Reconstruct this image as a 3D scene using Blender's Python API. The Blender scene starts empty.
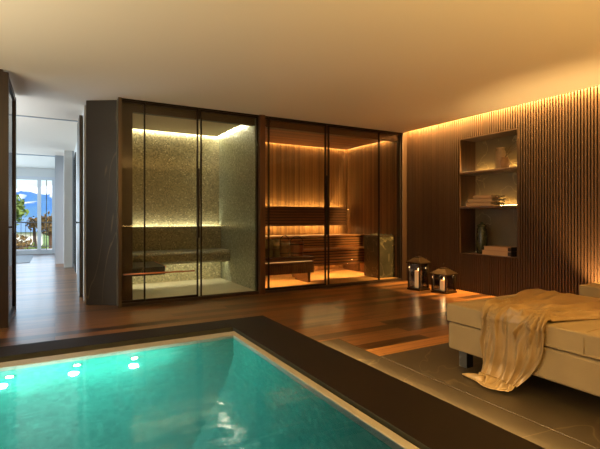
import bpy, bmesh, math, random
from math import sin, cos, pi, radians
from mathutils import Vector, Matrix, noise as mnoise

random.seed(7)
SC = bpy.context.scene
COL = SC.collection

# ------------------------------------------------------------------ camera
CAM_H = 1.14
cam_d = bpy.data.cameras.new('camera')
cam = bpy.data.objects.new('camera', cam_d)
COL.objects.link(cam)
cam.location = (0, 0, CAM_H)
cam.rotation_euler = (radians(90), 0, radians(-29.28))
cam_d.sensor_width = 36
cam_d.lens = 437 / 600 * 36
cam_d.shift_y = -7 / 600
cam_d.clip_start = 0.05
cam_d.clip_end = 5000
SC.camera = cam

# ------------------------------------------------------------------ view, world, large lights
SC.view_settings.view_transform = 'Standard'
SC.view_settings.look = 'None'
SC.view_settings.gamma = 1
SC.view_settings.exposure = 0
SC.view_settings.use_curve_mapping = False
SC.cycles.use_denoising = True
SC.cycles.denoising_prefilter = 'ACCURATE'
SC.cycles.denoising_input_passes = 'RGB_ALBEDO_NORMAL'
SC.cycles.caustics_refractive = False
SC.cycles.caustics_reflective = False
SC.cycles.use_adaptive_sampling = False
SC.cycles.max_bounces = 12
SC.cycles.transparent_max_bounces = 24
SC.cycles.sample_clamp_indirect = 6

w = bpy.data.worlds.new('world')
SC.world = w
w.use_nodes = True
nt = w.node_tree
bg = nt.nodes['Background']
sky = nt.nodes.new('ShaderNodeTexSky')
sky.sky_type = 'NISHITA'
sky.sun_disc = False
sky.sun_elevation = radians(38)
sky.sun_rotation = radians(150)
sky.dust_density = 5
sky.altitude = 300
nt.links.new(sky.outputs[0], bg.inputs[0])
bg.inputs[1].default_value = 0.45


def area(name, loc, size, aim, power, color, sy=None, spread=None):
    l = bpy.data.lights.new(name, 'AREA')
    l.energy = power
    l.color = color
    l.shape = 'RECTANGLE'
    l.size = size
    l.size_y = sy or size
    if spread:
        l.spread = radians(spread)
    o = bpy.data.objects.new(name, l)
    COL.objects.link(o)
    o.location = loc
    d = Vector(aim) - Vector(loc)
    o.rotation_euler = d.to_track_quat('-Z', 'Y').to_euler()
    return o


def point(name, loc, power, color, radius=0.02, parent=None):
    l = bpy.data.lights.new(name, 'POINT')
    l.energy = power
    l.color = color
    l.shadow_soft_size = radius
    o = bpy.data.objects.new(name, l)
    COL.objects.link(o)
    o.location = loc
    o.parent = parent
    return o


sun_d = bpy.data.lights.new('sun', 'SUN')
sun_d.energy = 2.0
sun_d.angle = radians(0.6)
sun_d.color = (1, 0.95, 0.86)
sun_o = bpy.data.objects.new('sun', sun_d)
COL.objects.link(sun_o)
sun_o.rotation_euler = Vector((0.55, 0.75, -0.62)).to_track_quat('-Z', 'Y').to_euler()

DAY = (0.66, 0.84, 1.0)
WARM = (1.0, 0.56, 0.15)
# far window daylight, plus unseen fill panels added along the left side
u_ = area('day_fill_corridor', (-2.3, 6.9, 1.2), 2.0, (-2.3, 6.9, 5), 170, (0.88, 0.95, 1.0), 2.0)  # unseen upward panel added to brighten the corridor ceiling
u_.rotation_euler = (radians(180), radians(-20), 0)
area('daylight_far_window', (-1.4, 15.6, 1.3), 3.0, (-1.2, 5, 1.3), 32, DAY, 2.3)
area('day_fill_far_side', (-3.3, 12.0, 1.4), 5.5, (0, 11.0, 2.4), 230, DAY, 2.2)  # unseen panel added for more daylight in the far room
area('day_fill_pool_side', (-4.2, 2.2, 1.2), 4.0, (0.5, 3.6, 2.6), 70, (0.96, 0.93, 0.84), 2.0)  # unseen daylight fill, no window is built on this side
# warm unseen fill panels added behind and beside the camera, facing the ceiling
UP = radians(180)
for nm, loc, sx_, sy_, pw_, col_ in (
        ('warm_fill_lounge', (3.4, -1.2, 0.9), 2.4, 1.8, 140, WARM),
        ('warm_fill_pool', (0.6, -1.1, 0.9), 2.6, 1.8, 265, (1.0, 0.62, 0.18)),
        ('warm_fill_left', (-2.2, 2.6, 1.0), 1.6, 2.4, 130, (1.0, 0.83, 0.52))):
    u_ = area(nm, loc, sx_, (loc[0], loc[1] + 0.001, 5), pw_, col_, sy_)
    u_.rotation_euler = (UP, 0, 0)
# cove LED in the ceiling slot above the slatted wall
u_ = area('cove_slot_led', (5.515, 1.85, 2.82), 0.03, (5.515, 1.85, 0), 1300, (1.0, 0.58, 0.17), 8.2)
u_.rotation_euler = (0, radians(6), 0)



# ------------------------------------------------------------------ materials
def new_mat(name):
    m = bpy.data.materials.new(name)
    m.use_nodes = True
    n = m.node_tree
    return m, n, n.nodes['Principled BSDF']


def C4(c):
    return (c[0], c[1], c[2], 1)


def S(r, g, b):
    """sRGB 0-255 to linear"""
    f = lambda v: (v / 255 / 12.92) if v <= 10 else ((v / 255 + 0.055) / 1.055) ** 2.4
    return (f(r), f(g), f(b))


def simple(name, col, rough=0.5, metal=0.0, coat=0.0, var=0.0, vscale=8.0, bump=0.0, bscale=60.0):
    m, n, p = new_mat(name)
    p.inputs['Base Color'].default_value = C4(col)
    p.inputs['Roughness'].default_value = rough
    p.inputs['Metallic'].default_value = metal
    p.inputs['Coat Weight'].default_value = coat
    tc = n.nodes.new('ShaderNodeTexCoord')
    if var:
        nz = n.nodes.new('ShaderNodeTexNoise')
        nz.inputs['Scale'].default_value = vscale
        nz.inputs['Detail'].default_value = 6
        n.links.new(tc.outputs['Object'], nz.inputs['Vector'])
        rp = n.nodes.new('ShaderNodeValToRGB')
        rp.color_ramp.elements[0].position = 0.3
        rp.color_ramp.elements[1].position = 0.72
        rp.color_ramp.elements[0].color = C4([c * (1 - var) for c in col])
        rp.color_ramp.elements[1].color = C4([min(1, c * (1 + var)) for c in col])
        n.links.new(nz.outputs['Fac'], rp.inputs[0])
        n.links.new(rp.outputs[0], p.inputs['Base Color'])
    if bump:
        nb = n.nodes.new('ShaderNodeTexNoise')
        nb.inputs['Scale'].default_value = bscale
        nb.inputs['Detail'].default_value = 4
        n.links.new(tc.outputs['Object'], nb.inputs['Vector'])
        b = n.nodes.new('ShaderNodeBump')
        b.inputs['Strength'].default_value = bump
        b.inputs['Distance'].default_value = 0.01
        n.links.new(nb.outputs['Fac'], b.inputs['Height'])
        n.links.new(b.outputs[0], p.inputs['Normal'])
    return m


def wood(name, dark, light, stretch=(1, 12, 12), scale=3.0, rough=0.45, coat=0.0, planks=None, cell=0.0, cellaxis=1, bump=0.12):
    """grained timber; planks=(length,width) adds a floor-board pattern; cell gives each batten its own tone"""
    m, n, p = new_mat(name)
    tc = n.nodes.new('ShaderNodeTexCoord')
    mp = n.nodes.new('ShaderNodeMapping')
    mp.inputs['Scale'].default_value = stretch
    n.links.new(tc.outputs['Object'], mp.inputs[0])
    nz = n.nodes.new('ShaderNodeTexNoise')
    nz.inputs['Scale'].default_value = scale
    nz.inputs['Detail'].default_value = 8
    nz.inputs['Roughness'].default_value = 0.6
    nz.inputs['Distortion'].default_value = 0.6
    n.links.new(mp.outputs[0], nz.inputs['Vector'])
    rp = n.nodes.new('ShaderNodeValToRGB')
    rp.color_ramp.elements[0].position = 0.3
    rp.color_ramp.elements[1].position = 0.7
    rp.color_ramp.elements[0].color = C4(dark)
    rp.color_ramp.elements[1].color = C4(light)
    src = nz.outputs['Fac']
    if cell:
        sx = n.nodes.new('ShaderNodeSeparateXYZ')
        n.links.new(tc.outputs['Object'], sx.inputs[0])
        d = n.nodes.new('ShaderNodeMath'); d.operation = 'DIVIDE'; d.inputs[1].default_value = cell
        n.links.new(sx.outputs[cellaxis], d.inputs[0])
        fl = n.nodes.new('ShaderNodeMath'); fl.operation = 'FLOOR'
        n.links.new(d.outputs[0], fl.inputs[0])
        wn = n.nodes.new('ShaderNodeTexWhiteNoise'); wn.noise_dimensions = '1D'
        n.links.new(fl.outputs[0], wn.inputs['W'])
        mx = n.nodes.new('ShaderNodeMix'); mx.inputs[0].default_value = 0.45
        n.links.new(nz.outputs['Fac'], mx.inputs[2]); n.links.new(wn.outputs['Value'], mx.inputs[3])
        src = mx.outputs[0]
    if planks:
        bk = n.nodes.new('ShaderNodeTexBrick')
        bk.inputs['Color1'].default_value = (0, 0, 0, 1)
        bk.inputs['Color2'].default_value = (1, 1, 1, 1)
        bk.inputs['Mortar'].default_value = (0, 0, 0, 1)
        bk.inputs['Scale'].default_value = 1
        bk.inputs['Brick Width'].default_value = planks[0]
        bk.inputs['Row Height'].default_value = planks[1]
        bk.inputs['Mortar Size'].default_value = 0.0022
        bk.inputs['Bias'].default_value = 0.0
        bk.offset = 0.37
        n.links.new(tc.outputs['Object'], bk.inputs['Vector'])
        mx = n.nodes.new('ShaderNodeMix')
        mx.inputs[0].default_value = 0.42
        n.links.new(nz.outputs['Fac'], mx.inputs[2])
        sp = n.nodes.new('ShaderNodeSeparateColor')
        n.links.new(bk.outputs['Color'], sp.inputs[0])
        n.links.new(sp.outputs[0], mx.inputs[3])
        src = mx.outputs[0]
    n.links.new(src, rp.inputs[0])
    out = rp.outputs[0]
    if planks:
        mm = n.nodes.new('ShaderNodeMix'); mm.data_type = 'RGBA'
        n.links.new(bk.outputs['Fac'], mm.inputs[0])
        n.links.new(rp.outputs[0], mm.inputs[6])
        mm.inputs[7].default_value = C4([c * 0.35 for c in dark])
        out = mm.outputs[2]
    n.links.new(out, p.inputs['Base Color'])
    p.inputs['Roughness'].default_value = rough
    p.inputs['Coat Weight'].default_value = coat
    p.inputs['Coat Roughness'].default_value = 0.16
    b = n.nodes.new('ShaderNodeBump')
    b.inputs['Strength'].default_value = bump
    b.inputs['Distance'].default_value = 0.004
    n.links.new(src, b.inputs['Height'])
    n.links.new(b.outputs[0], p.inputs['Normal'])
    return m


def marble(name, base, base2, vein, rough=0.3, scale=1.3, width=0.035, vein_amt=0.6, stretch=(1, 1, 1), tilt=0):
    m, n, p = new_mat(name)
    tc = n.nodes.new('ShaderNodeTexCoord')
    nz = n.nodes.new('ShaderNodeTexNoise')
    nz.inputs['Scale'].default_value = scale * 1.6
    nz.inputs['Detail'].default_value = 9
    n.links.new(tc.outputs['Object'], nz.inputs['Vector'])
    rp = n.nodes.new('ShaderNodeValToRGB')
    rp.color_ramp.elements[0].position = 0.35
    rp.color_ramp.elements[1].position = 0.7
    rp.color_ramp.elements[0].color = C4(base)
    rp.color_ramp.elements[1].color = C4(base2)
    n.links.new(nz.outputs['Fac'], rp.inputs[0])
    mp = n.nodes.new('ShaderNodeMapping'); mp.inputs['Scale'].default_value = stretch
    mp.inputs['Rotation'].default_value = (0, radians(tilt), 0)
    n.links.new(tc.outputs['Object'], mp.inputs[0])
    vn = n.nodes.new('ShaderNodeTexNoise')
    vn.inputs['Scale'].default_value = scale
    vn.inputs['Detail'].default_value = 3
    vn.inputs['Distortion'].default_value = 0.8
    n.links.new(mp.outputs[0], vn.inputs['Vector'])
    s = n.nodes.new('ShaderNodeMath'); s.operation = 'SUBTRACT'; s.inputs[1].default_value = 0.5
    n.links.new(vn.outputs['Fac'], s.inputs[0])
    a = n.nodes.new('ShaderNodeMath'); a.operation = 'ABSOLUTE'
    n.links.new(s.outputs[0], a.inputs[0])
    mr = n.nodes.new('ShaderNodeMapRange')
    mr.inputs['From Min'].default_value = 0
    mr.inputs['From Max'].default_value = width * 0.25
    mr.inputs['To Min'].default_value = vein_amt
    mr.inputs['To Max'].default_value = 0
    n.links.new(a.outputs[0], mr.inputs['Value'])
    mk = n.nodes.new('ShaderNodeTexNoise')
    mk.inputs['Scale'].default_value = scale * 2.2
    n.links.new(tc.outputs['Object'], mk.inputs['Vector'])
    mu = n.nodes.new('ShaderNodeMath'); mu.operation = 'MULTIPLY'
    n.links.new(mr.outputs[0], mu.inputs[0]); n.links.new(mk.outputs['Fac'], mu.inputs[1])
    mm = n.nodes.new('ShaderNodeMix'); mm.data_type = 'RGBA'
    n.links.new(mu.outputs[0], mm.inputs[0])
    n.links.new(rp.outputs[0], mm.inputs[6])
    mm.inputs[7].default_value = C4(vein)
    n.links.new(mm.outputs[2], p.inputs['Base Color'])
    p.inputs['Roughness'].default_value = rough
    return m


def mosaic(name, c0, c1, c2, tile=0.026, rough=0.25, metal=0.25, spark=0.06):
    m, n, p = new_mat(name)
    tc = n.nodes.new('ShaderNodeTexCoord')
    sc_ = n.nodes.new('ShaderNodeVectorMath'); sc_.operation = 'SCALE'
    sc_.inputs['Scale'].default_value = 1 / tile
    n.links.new(tc.outputs['Object'], sc_.inputs[0])
    ad = n.nodes.new('ShaderNodeVectorMath'); ad.operation = 'ADD'
    ad.inputs[1].default_value = (0.37, 0.41, 0.29)
    n.links.new(sc_.outputs[0], ad.inputs[0])
    fl = n.nodes.new('ShaderNodeVectorMath'); fl.operation = 'FLOOR'
    n.links.new(ad.outputs[0], fl.inputs[0])
    wn = n.nodes.new('ShaderNodeTexWhiteNoise'); wn.noise_dimensions = '3D'
    n.links.new(fl.outputs[0], wn.inputs['Vector'])
    rp = n.nodes.new('ShaderNodeValToRGB')
    rp.color_ramp.interpolation = 'CONSTANT'
    e = rp.color_ramp.elements
    e[0].position = 0; e[0].color = C4(c0)
    e[1].position = 0.45; e[1].color = C4(c1)
    x = e.new(1 - spark); x.color = C4(c2)
    x = e.new(0.25); x.color = C4([(a + b) / 2 for a, b in zip(c0, c1)])
    n.links.new(wn.outputs['Value'], rp.inputs[0])
    n.links.new(rp.outputs[0], p.inputs['Base Color'])
    p.inputs['Roughness'].default_value = rough
    p.inputs['Metallic'].default_value = metal
    # each tile is set at a slightly different tilt
    sub = n.nodes.new('ShaderNodeVectorMath'); sub.operation = 'SUBTRACT'
    sub.inputs[1].default_value = (0.5, 0.5, 0.5)
    n.links.new(wn.outputs['Color'], sub.inputs[0])
    s2 = n.nodes.new('ShaderNodeVectorMath'); s2.operation = 'SCALE'; s2.inputs['Scale'].default_value = 0.28
    n.links.new(sub.outputs[0], s2.inputs[0])
    ge = n.nodes.new('ShaderNodeNewGeometry')
    a2 = n.nodes.new('ShaderNodeVectorMath'); a2.operation = 'ADD'
    n.links.new(ge.outputs['Normal'], a2.inputs[0]); n.links.new(s2.outputs[0], a2.inputs[1])
    nn = n.nodes.new('ShaderNodeVectorMath'); nn.operation = 'NORMALIZE'
    n.links.new(a2.outputs[0], nn.inputs[0])
    n.links.new(nn.outputs[0], p.inputs['Normal'])
    return m


def glass(name, tint=(1, 1, 1), rough=0.0, ior=1.45, gain=1.0):
    m, n, p = new_mat(name)
    n.nodes.remove(p)
    out = n.nodes['Material Output']
    tr = n.nodes.new('ShaderNodeBsdfTransparent'); tr.inputs[0].default_value = C4(tint)
    gl = n.nodes.new('ShaderNodeBsdfGlossy'); gl.inputs['Roughness'].default_value = rough
    fr = n.nodes.new('ShaderNodeFresnel'); fr.inputs[0].default_value = ior
    g = n.nodes.new('ShaderNodeMath'); g.operation = 'MULTIPLY'; g.inputs[1].default_value = gain
    n.links.new(fr.outputs[0], g.inputs[0])
    mx = n.nodes.new('ShaderNodeMixShader')
    n.links.new(g.outputs[0], mx.inputs[0]); n.links.new(tr.outputs[0], mx.inputs[1]); n.links.new(gl.outputs[0], mx.inputs[2])
    n.links.new(mx.outputs[0], out.inputs[0])
    return m


def emit(name, col, strength):
    m, n, p = new_mat(name)
    p.inputs['Base Color'].default_value = (0, 0, 0, 1)
    p.inputs['Emission Color'].default_value = C4(col)
    p.inputs['Emission Strength'].default_value = strength
    return m


M = {}
M['ceiling'] = simple('ceiling_plaster', S(232, 226, 214), 0.75)
M['white'] = simple('white_plaster', S(214, 214, 210), 0.7)
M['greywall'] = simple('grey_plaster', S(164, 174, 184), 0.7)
M['floor'] = wood('oak_floor', S(58, 36, 18), S(148, 98, 54), (0.9, 14, 14), 2.2, 0.30, 0.25, planks=(1.9, 0.15))
M['board'] = wood('border_board', S(170, 108, 52), S(214, 150, 82), (0.9, 14, 14), 2.2, 0.34, 0.2, planks=(2.4, 0.095))  # paler than the floor boards, the light on this strip is in the tone
M['stone'] = marble('stone_slab', S(64, 55, 40), S(78, 67, 49), S(160, 140, 104), 0.38, 0.9, 0.02, 0.55)
M['coping'] = marble('coping_stone', S(28, 19, 11), S(34, 24, 14), S(60, 47, 32), 0.6, 0.8, 0.012, 0.35)
M['coping'].node_tree.nodes['Principled BSDF'].inputs['Specular IOR Level'].default_value = 0.2
M['channel'] = simple('channel_stone', S(70, 68, 52), 0.45, var=0.1)
M['rim'] = simple('rim_stone', S(172, 164, 144), 0.5, var=0.06)
M['marblewall'] = marble('dark_marble', S(46, 39, 30), S(56, 48, 37), S(150, 130, 100), 0.45, 1.1, 0.018, 0.6, (1.6, 1.0, 0.22), 24)
M['slat'] = wood('slat_walnut', S(60, 38, 20), S(70, 45, 24), (5, 5, 0.15), 2.0, 0.55, cell=0.0375, bump=0)
M['slatback'] = simple('slat_backing', S(12, 7, 4), 0.7)  # near black, so the shade in the slat gaps is in the colour
M['darkwood'] = wood('dark_walnut', S(34, 22, 13), S(50, 33, 20), (12, 12, 0.8), 2.2, 0.4)
M['postwood'] = wood('cedar_post', S(66, 37, 17), S(94, 54, 26), (12, 12, 0.8), 2.2, 0.4)
M['sauna'] = wood('sauna_cladding', S(112, 76, 40), S(146, 102, 56), (12, 12, 0.7), 2.0, 0.5, cell=0.06, cellaxis=0)
M['saunaside'] = wood('sauna_side_cladding', S(112, 76, 40), S(146, 102, 56), (12, 12, 0.7), 2.0, 0.5, cell=0.06, cellaxis=1)
M['saunaceil'] = wood('sauna_ceiling_boards', S(110, 60, 30), S(150, 90, 48), (0.8, 12, 12), 2.0, 0.5, cell=0.1)
M['bench'] = wood('bench_timber', S(124, 80, 42), S(176, 118, 66), (0.8, 14, 14), 2.4, 0.42)
M['benchdark'] = wood('bench_thermo_timber', S(72, 44, 23), S(108, 68, 36), (0.8, 14, 14), 2.4, 0.45)
M['benchfront'] = wood('bench_front_timber', S(118, 76, 40), S(158, 106, 60), (0.8, 14, 14), 2.4, 0.42)  # lighter copy of the bench timber, warm light on the fronts painted in
M['saunafloor'] = simple('sauna_floor_tile', S(196, 150, 96), 0.4, var=0.06)
M['steamfloor'] = simple('steam_floor_tile', S(206, 200, 172), 0.35, var=0.05)
M['steamceil'] = simple('steam_ceiling', S(196, 176, 140), 0.6)
M['mosaic'] = mosaic('gold_mosaic', S(138, 132, 104), S(168, 160, 126), S(206, 198, 164), tile=0.018, metal=0.1, rough=0.35, spark=0.04)
M['mosaicgreen'] = mosaic('olive_mosaic', S(124, 128, 108), S(150, 154, 130), S(186, 188, 162), tile=0.018, metal=0.05, rough=0.35, spark=0.03)
M['mosaicbench'] = mosaic('dark_mosaic', S(116, 112, 88), S(142, 136, 108), S(176, 168, 134), tile=0.018, metal=0.05, rough=0.3, spark=0.03)
M['frame'] = simple('black_metal_frame', S(34, 25, 18), 0.4, 0.6)
M['bronze'] = simple('bronze_metal', S(92, 78, 62), 0.38, 0.7)
M['jamb'] = simple('bronze_panel', S(70, 56, 38), 0.42, 0.15, var=0.06)
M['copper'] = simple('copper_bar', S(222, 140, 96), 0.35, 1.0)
M['glass'] = glass('door_glass', (0.985, 0.985, 0.98), 0.0, 1.35, 0.6)
M['lanternglass'] = glass('lantern_glass', (0.97, 0.97, 0.97), 0.02, 1.4, 0.9)
M['smoke'] = glass('smoked_glass', (0.72, 0.74, 0.76), 0.02, 1.5, 1.0)
M['winglass'] = glass('window_glass', (0.98, 0.99, 1.0), 0.0, 1.4, 0.7)
M['heater'] = marble('heater_stone', S(48, 46, 36), S(68, 64, 50), S(180, 168, 130), 0.35, 2.6, 0.05, 0.7)
M['nichewood'] = wood('niche_walnut', S(52, 34, 19), S(72, 48, 28), (12, 12, 0.8), 2.2, 0.4)
M['nicheback'] = marble('niche_marble', S(100, 84, 58), S(118, 100, 70), S(200, 176, 130), 0.35, 1.5, 0.03, 0.8)
M['towel'] = simple('towel_cotton', S(196, 164, 124), 0.9, bump=0.5, bscale=180)
M['fringe'] = simple('towel_fringe', S(96, 82, 54), 0.9, var=0.3, vscale=60)
M['bookcover'] = simple('book_cover', S(188, 150, 108), 0.6, var=0.05)
M['bookdark'] = simple('book_spine', S(42, 30, 22), 0.6)
M['vase'] = simple('stoneware', S(170, 140, 100), 0.55, var=0.12, vscale=20)
M['vaseshort'] = simple('stoneware_brown', S(150, 112, 72), 0.55, var=0.15, vscale=24)
M['jar'] = marble('green_jar_glaze', S(40, 44, 30), S(62, 66, 44), S(140, 140, 104), 0.25, 7, 0.08, 0.7)
M['lantern'] = simple('lantern_metal', S(62, 46, 28), 0.38, 0.8)
M['candle'] = None
M['upholstery'] = simple('velvet_upholstery', S(166, 143, 102), 0.9, var=0.07, vscale=5, bump=0.15, bscale=90)
M['throw'] = simple('satin_throw', S(166, 136, 88), 0.32, var=0.12, vscale=9)
M['leg'] = simple('black_leg', S(12, 9, 7), 0.5)
M['towelgrey'] = simple('grey_green_wool', S(104, 98, 72), 0.95, bump=0.5, bscale=120)
M['bucket'] = wood('bucket_staves', S(96, 48, 24), S(140, 74, 38), (10, 10, 0.8), 3, 0.5)
M['alu'] = simple('white_window_frame', S(206, 210, 214), 0.45)
M['rug'] = simple('grey_rug', S(150, 152, 156), 0.95, var=0.1, vscale=40)
M['leadwarm'] = emit('sauna_led', (1.0, 0.68, 0.23), 42)
M['ledfloor'] = emit('sauna_floor_led', (1.0, 0.60, 0.18), 95)
M['ledmid'] = emit('steam_mid_led', (1.0, 0.92, 0.64), 24)
M['ledunder'] = emit('steam_under_led', (1.0, 0.91, 0.62), 24)
M['ledlip'] = emit('lip_led', (1.0, 0.72, 0.36), 3)
M['ledsteam'] = emit('steam_led', (1.0, 0.92, 0.64), 56)
M['ledniche'] = emit('niche_led', (1.0, 0.66, 0.24), 60)
M['ledledge'] = emit('ledge_led', (1.0, 0.56, 0.18), 1.2)
M['flame'] = emit('candle_flame', (1.0, 0.66, 0.26), 9)
M['lens'] = emit('pool_lamp_lens', (0.80, 1.0, 0.95), 40)

m, n, p = new_mat('candle_wax')
p.inputs['Base Color'].default_value = C4(S(186, 118, 50))
p.inputs['Roughness'].default_value = 0.5
p.inputs['Subsurface Weight'].default_value = 0.3
p.inputs['Subsurface Radius'].default_value = (0.05, 0.03, 0.01)
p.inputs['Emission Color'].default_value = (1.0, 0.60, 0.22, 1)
p.inputs['Emission Strength'].default_value = 0.32  # weak amber emission puts the candle glow into the wax
M['candle'] = m

m, n, p = new_mat('pool_tile')
M['pool'] = mosaic('pool_mosaic', S(52, 154, 138), S(56, 162, 144), S(66, 172, 154), tile=0.04, rough=0.4, metal=0.0, spark=0.08)

m, n, p = new_mat('pool_water')
p.inputs['Base Color'].default_value = (0.78, 0.97, 0.93, 1)
p.inputs['Roughness'].default_value = 0.07
p.inputs['IOR'].default_value = 1.33
p.inputs['Transmission Weight'].default_value = 1
tc = n.nodes.new('ShaderNodeTexCoord')
mp = n.nodes.new('ShaderNodeMapping'); mp.inputs['Scale'].default_value = (0.7, 2.2, 1)
mp.inputs['Rotation'].default_value = (0, 0, radians(24))
n.links.new(tc.outputs['Object'], mp.inputs[0])
nz = n.nodes.new('ShaderNodeTexNoise'); nz.inputs['Scale'].default_value = 2.1; nz.inputs['Detail'].default_value = 3
nz.inputs['Distortion'].default_value = 1.2
n.links.new(mp.outputs[0], nz.inputs['Vector'])
bp = n.nodes.new('ShaderNodeBump'); bp.inputs['Strength'].default_value = 0.16; bp.inputs['Distance'].default_value = 0.03
n.links.new(nz.outputs['Fac'], bp.inputs['Height'])
n.links.new(bp.outputs[0], p.inputs['Normal'])
vs_ = n.nodes.new('ShaderNodeVolumePrincipled')
vs_.inputs['Color'].default_value = (0.25, 0.86, 0.74, 1)
vs_.inputs['Density'].default_value = 0.36
vs_.inputs['Absorption Color'].default_value = (0.35, 0.90, 0.82, 1)
n.links.new(vs_.outputs[0], n.nodes['Material Output'].inputs['Volume'])
M['water'] = m

m, n, p = new_mat('hazy_mountain')
tc = n.nodes.new('ShaderNodeTexCoord')
sx = n.nodes.new('ShaderNodeSeparateXYZ'); n.links.new(tc.outputs['Object'], sx.inputs[0])
nz = n.nodes.new('ShaderNodeTexNoise'); nz.inputs['Scale'].default_value = 0.03; nz.inputs['Detail'].default_value = 8
n.links.new(tc.outputs['Object'], nz.inputs['Vector'])
ma = n.nodes.new('ShaderNodeMath'); ma.operation = 'MULTIPLY_ADD'; ma.inputs[1].default_value = 60; ma.inputs[2].default_value = -30
n.links.new(nz.outputs['Fac'], ma.inputs[0])
ad = n.nodes.new('ShaderNodeMath'); ad.operation = 'ADD'
n.links.new(sx.outputs[2], ad.inputs[0]); n.links.new(ma.outputs[0], ad.inputs[1])
rp = n.nodes.new('ShaderNodeValToRGB')
mr = n.nodes.new('ShaderNodeMapRange'); mr.inputs['From Min'].default_value = 0; mr.inputs['From Max'].default_value = 27
n.links.new(ad.outputs[0], mr.inputs['Value']); n.links.new(mr.outputs[0], rp.inputs[0])
e = rp.color_ramp.elements
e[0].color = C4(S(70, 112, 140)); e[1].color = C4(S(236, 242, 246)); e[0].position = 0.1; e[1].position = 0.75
x = e.new(0.52); x.color = C4(S(44, 96, 156))  # blue tones put the distance haze into the colour
n.links.new(rp.outputs[0], p.inputs['Base Color']); p.inputs['Roughness'].default_value = 0.9
M['mountain'] = m
M['lawn'] = simple('lawn_green', S(104, 132, 62), 0.9, var=0.35, vscale=0.5)
M['leaf'] = simple('leaf_green', S(96, 120, 48), 0.7, var=0.35, vscale=6)
M['leafdry'] = simple('leaf_brown_green', S(108, 86, 44), 0.7, var=0.4, vscale=5)
M['bark'] = simple('bark', S(80, 58, 40), 0.9, var=0.2)
M['paving'] = simple('balcony_paving', S(206, 204, 198), 0.6, var=0.05)
M['railing'] = simple('railing_steel', S(88, 92, 92), 0.4, 0.5)
M['roofblue'] = simple('slate_roof', S(96, 128, 160), 0.6, var=0.1)


# ------------------------------------------------------------------ mesh helpers
class MB:
    def __init__(self):
        self.bm = bmesh.new()

    def box(self, x0, x1, y0, y1, z0, z1, rz=0.0):
        vs = [(x0, y0, z0), (x1, y0, z0), (x1, y1, z0), (x0, y1, z0), (x0, y0, z1), (x1, y0, z1), (x1, y1, z1), (x0, y1, z1)]
        if rz:
            c = Vector(((x0 + x1) / 2, (y0 + y1) / 2, 0)); R = Matrix.Rotation(rz, 3, 'Z')
            vs = [tuple(R @ (Vector(v) - c) + c) for v in vs]
        b = [self.bm.verts.new(v) for v in vs]
        for f in ((0, 3, 2, 1), (4, 5, 6, 7), (0, 1, 5, 4), (1, 2, 6, 5), (2, 3, 7, 6), (3, 0, 4, 7)):
            self.bm.faces.new([b[i] for i in f])
        return self

    def prism(self, pts, z0, z1):
        lo = [self.bm.verts.new((x, y, z0)) for x, y in pts]
        hi = [self.bm.verts.new((x, y, z1)) for x, y in pts]
        k = len(pts)
        self.bm.faces.new(list(reversed(lo))); self.bm.faces.new(hi)
        for i in range(k):
            self.bm.faces.new((lo[i], lo[(i + 1) % k], hi[(i + 1) % k], hi[i]))
        return self

    def lathe(self, prof, cx=0, cy=0, cz=0, seg=32, a0=0):
        """prof: (radius, z) from bottom to top, capped; seg=4 gives a square section"""
        rings = []
        for r, z in prof:
            rings.append([self.bm.verts.new((cx + r * cos(a0 + 2 * pi * i / seg), cy + r * sin(a0 + 2 * pi * i / seg), cz + z)) for i in range(seg)])
        for a, b in zip(rings, rings[1:]):
            for i in range(seg):
                self.bm.faces.new((a[i], a[(i + 1) % seg], b[(i + 1) % seg], b[i]))
        self.bm.faces.new(list(reversed(rings[0]))); self.bm.faces.new(rings[-1])
        return self

    def tube(self, pts, r, seg=10, closed=False):
        pts = [Vector(q) for q in pts]
        rings = []
        k = len(pts)
        for i, q in enumerate(pts):
            if closed:
                t = pts[(i + 1) % k] - pts[i - 1]
            else:
                t = pts[min(i + 1, k - 1)] - pts[max(i - 1, 0)]
            t.normalize()
            up = Vector((0, 0, 1)) if abs(t.z) < 0.95 else Vector((1, 0, 0))
            a = t.cross(up).normalized(); b = a.cross(t)
            rr = r[i] if isinstance(r, (list, tuple)) else r
            rings.append([self.bm.verts.new(q + a * rr * cos(2 * pi * j / seg) + b * rr * sin(2 * pi * j / seg)) for j in range(seg)])
        pr = list(zip(rings, rings[1:])) + ([(rings[-1], rings[0])] if closed else [])
        for a, b in pr:
            for j in range(seg):
                self.bm.faces.new((a[j], a[(j + 1) % seg], b[(j + 1) % seg], b[j]))
        if not closed:
            self.bm.faces.new(list(reversed(rings[0]))); self.bm.faces.new(rings[-1])
        return self

    def build(self, name, mat, parent=None, bevel=0.0, smooth=False, seg=2, sub=0, solid=0.0):
        bmesh.ops.recalc_face_normals(self.bm, faces=self.bm.faces[:])
        me = bpy.data.meshes.new(name)
        self.bm.to_mesh(me); self.bm.free()
        o = bpy.data.objects.new(name, me)
        COL.objects.link(o)
        if mat is not None:
            me.materials.append(mat)
        if parent:
            o.parent = parent
        if smooth:
            for q in me.polygons: q.use_smooth = True
        if solid:
            s = o.modifiers.new('solid', 'SOLIDIFY'); s.thickness = solid; s.offset = 0
        if bevel:
            b = o.modifiers.new('bevel', 'BEVEL'); b.width = bevel; b.segments = seg; b.limit_method = 'ANGLE'
            b.angle_limit = radians(40)
        if sub:
            s = o.modifiers.new('sub', 'SUBSURF'); s.levels = sub; s.render_levels = sub
        return o


def struct(o):
    o['kind'] = 'structure'
    return o


def tag(o, label, cat, group=None, kind=None):
    o['label'] = label; o['category'] = cat
    if group: o['group'] = group
    if kind: o['kind'] = kind
    return o


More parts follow.
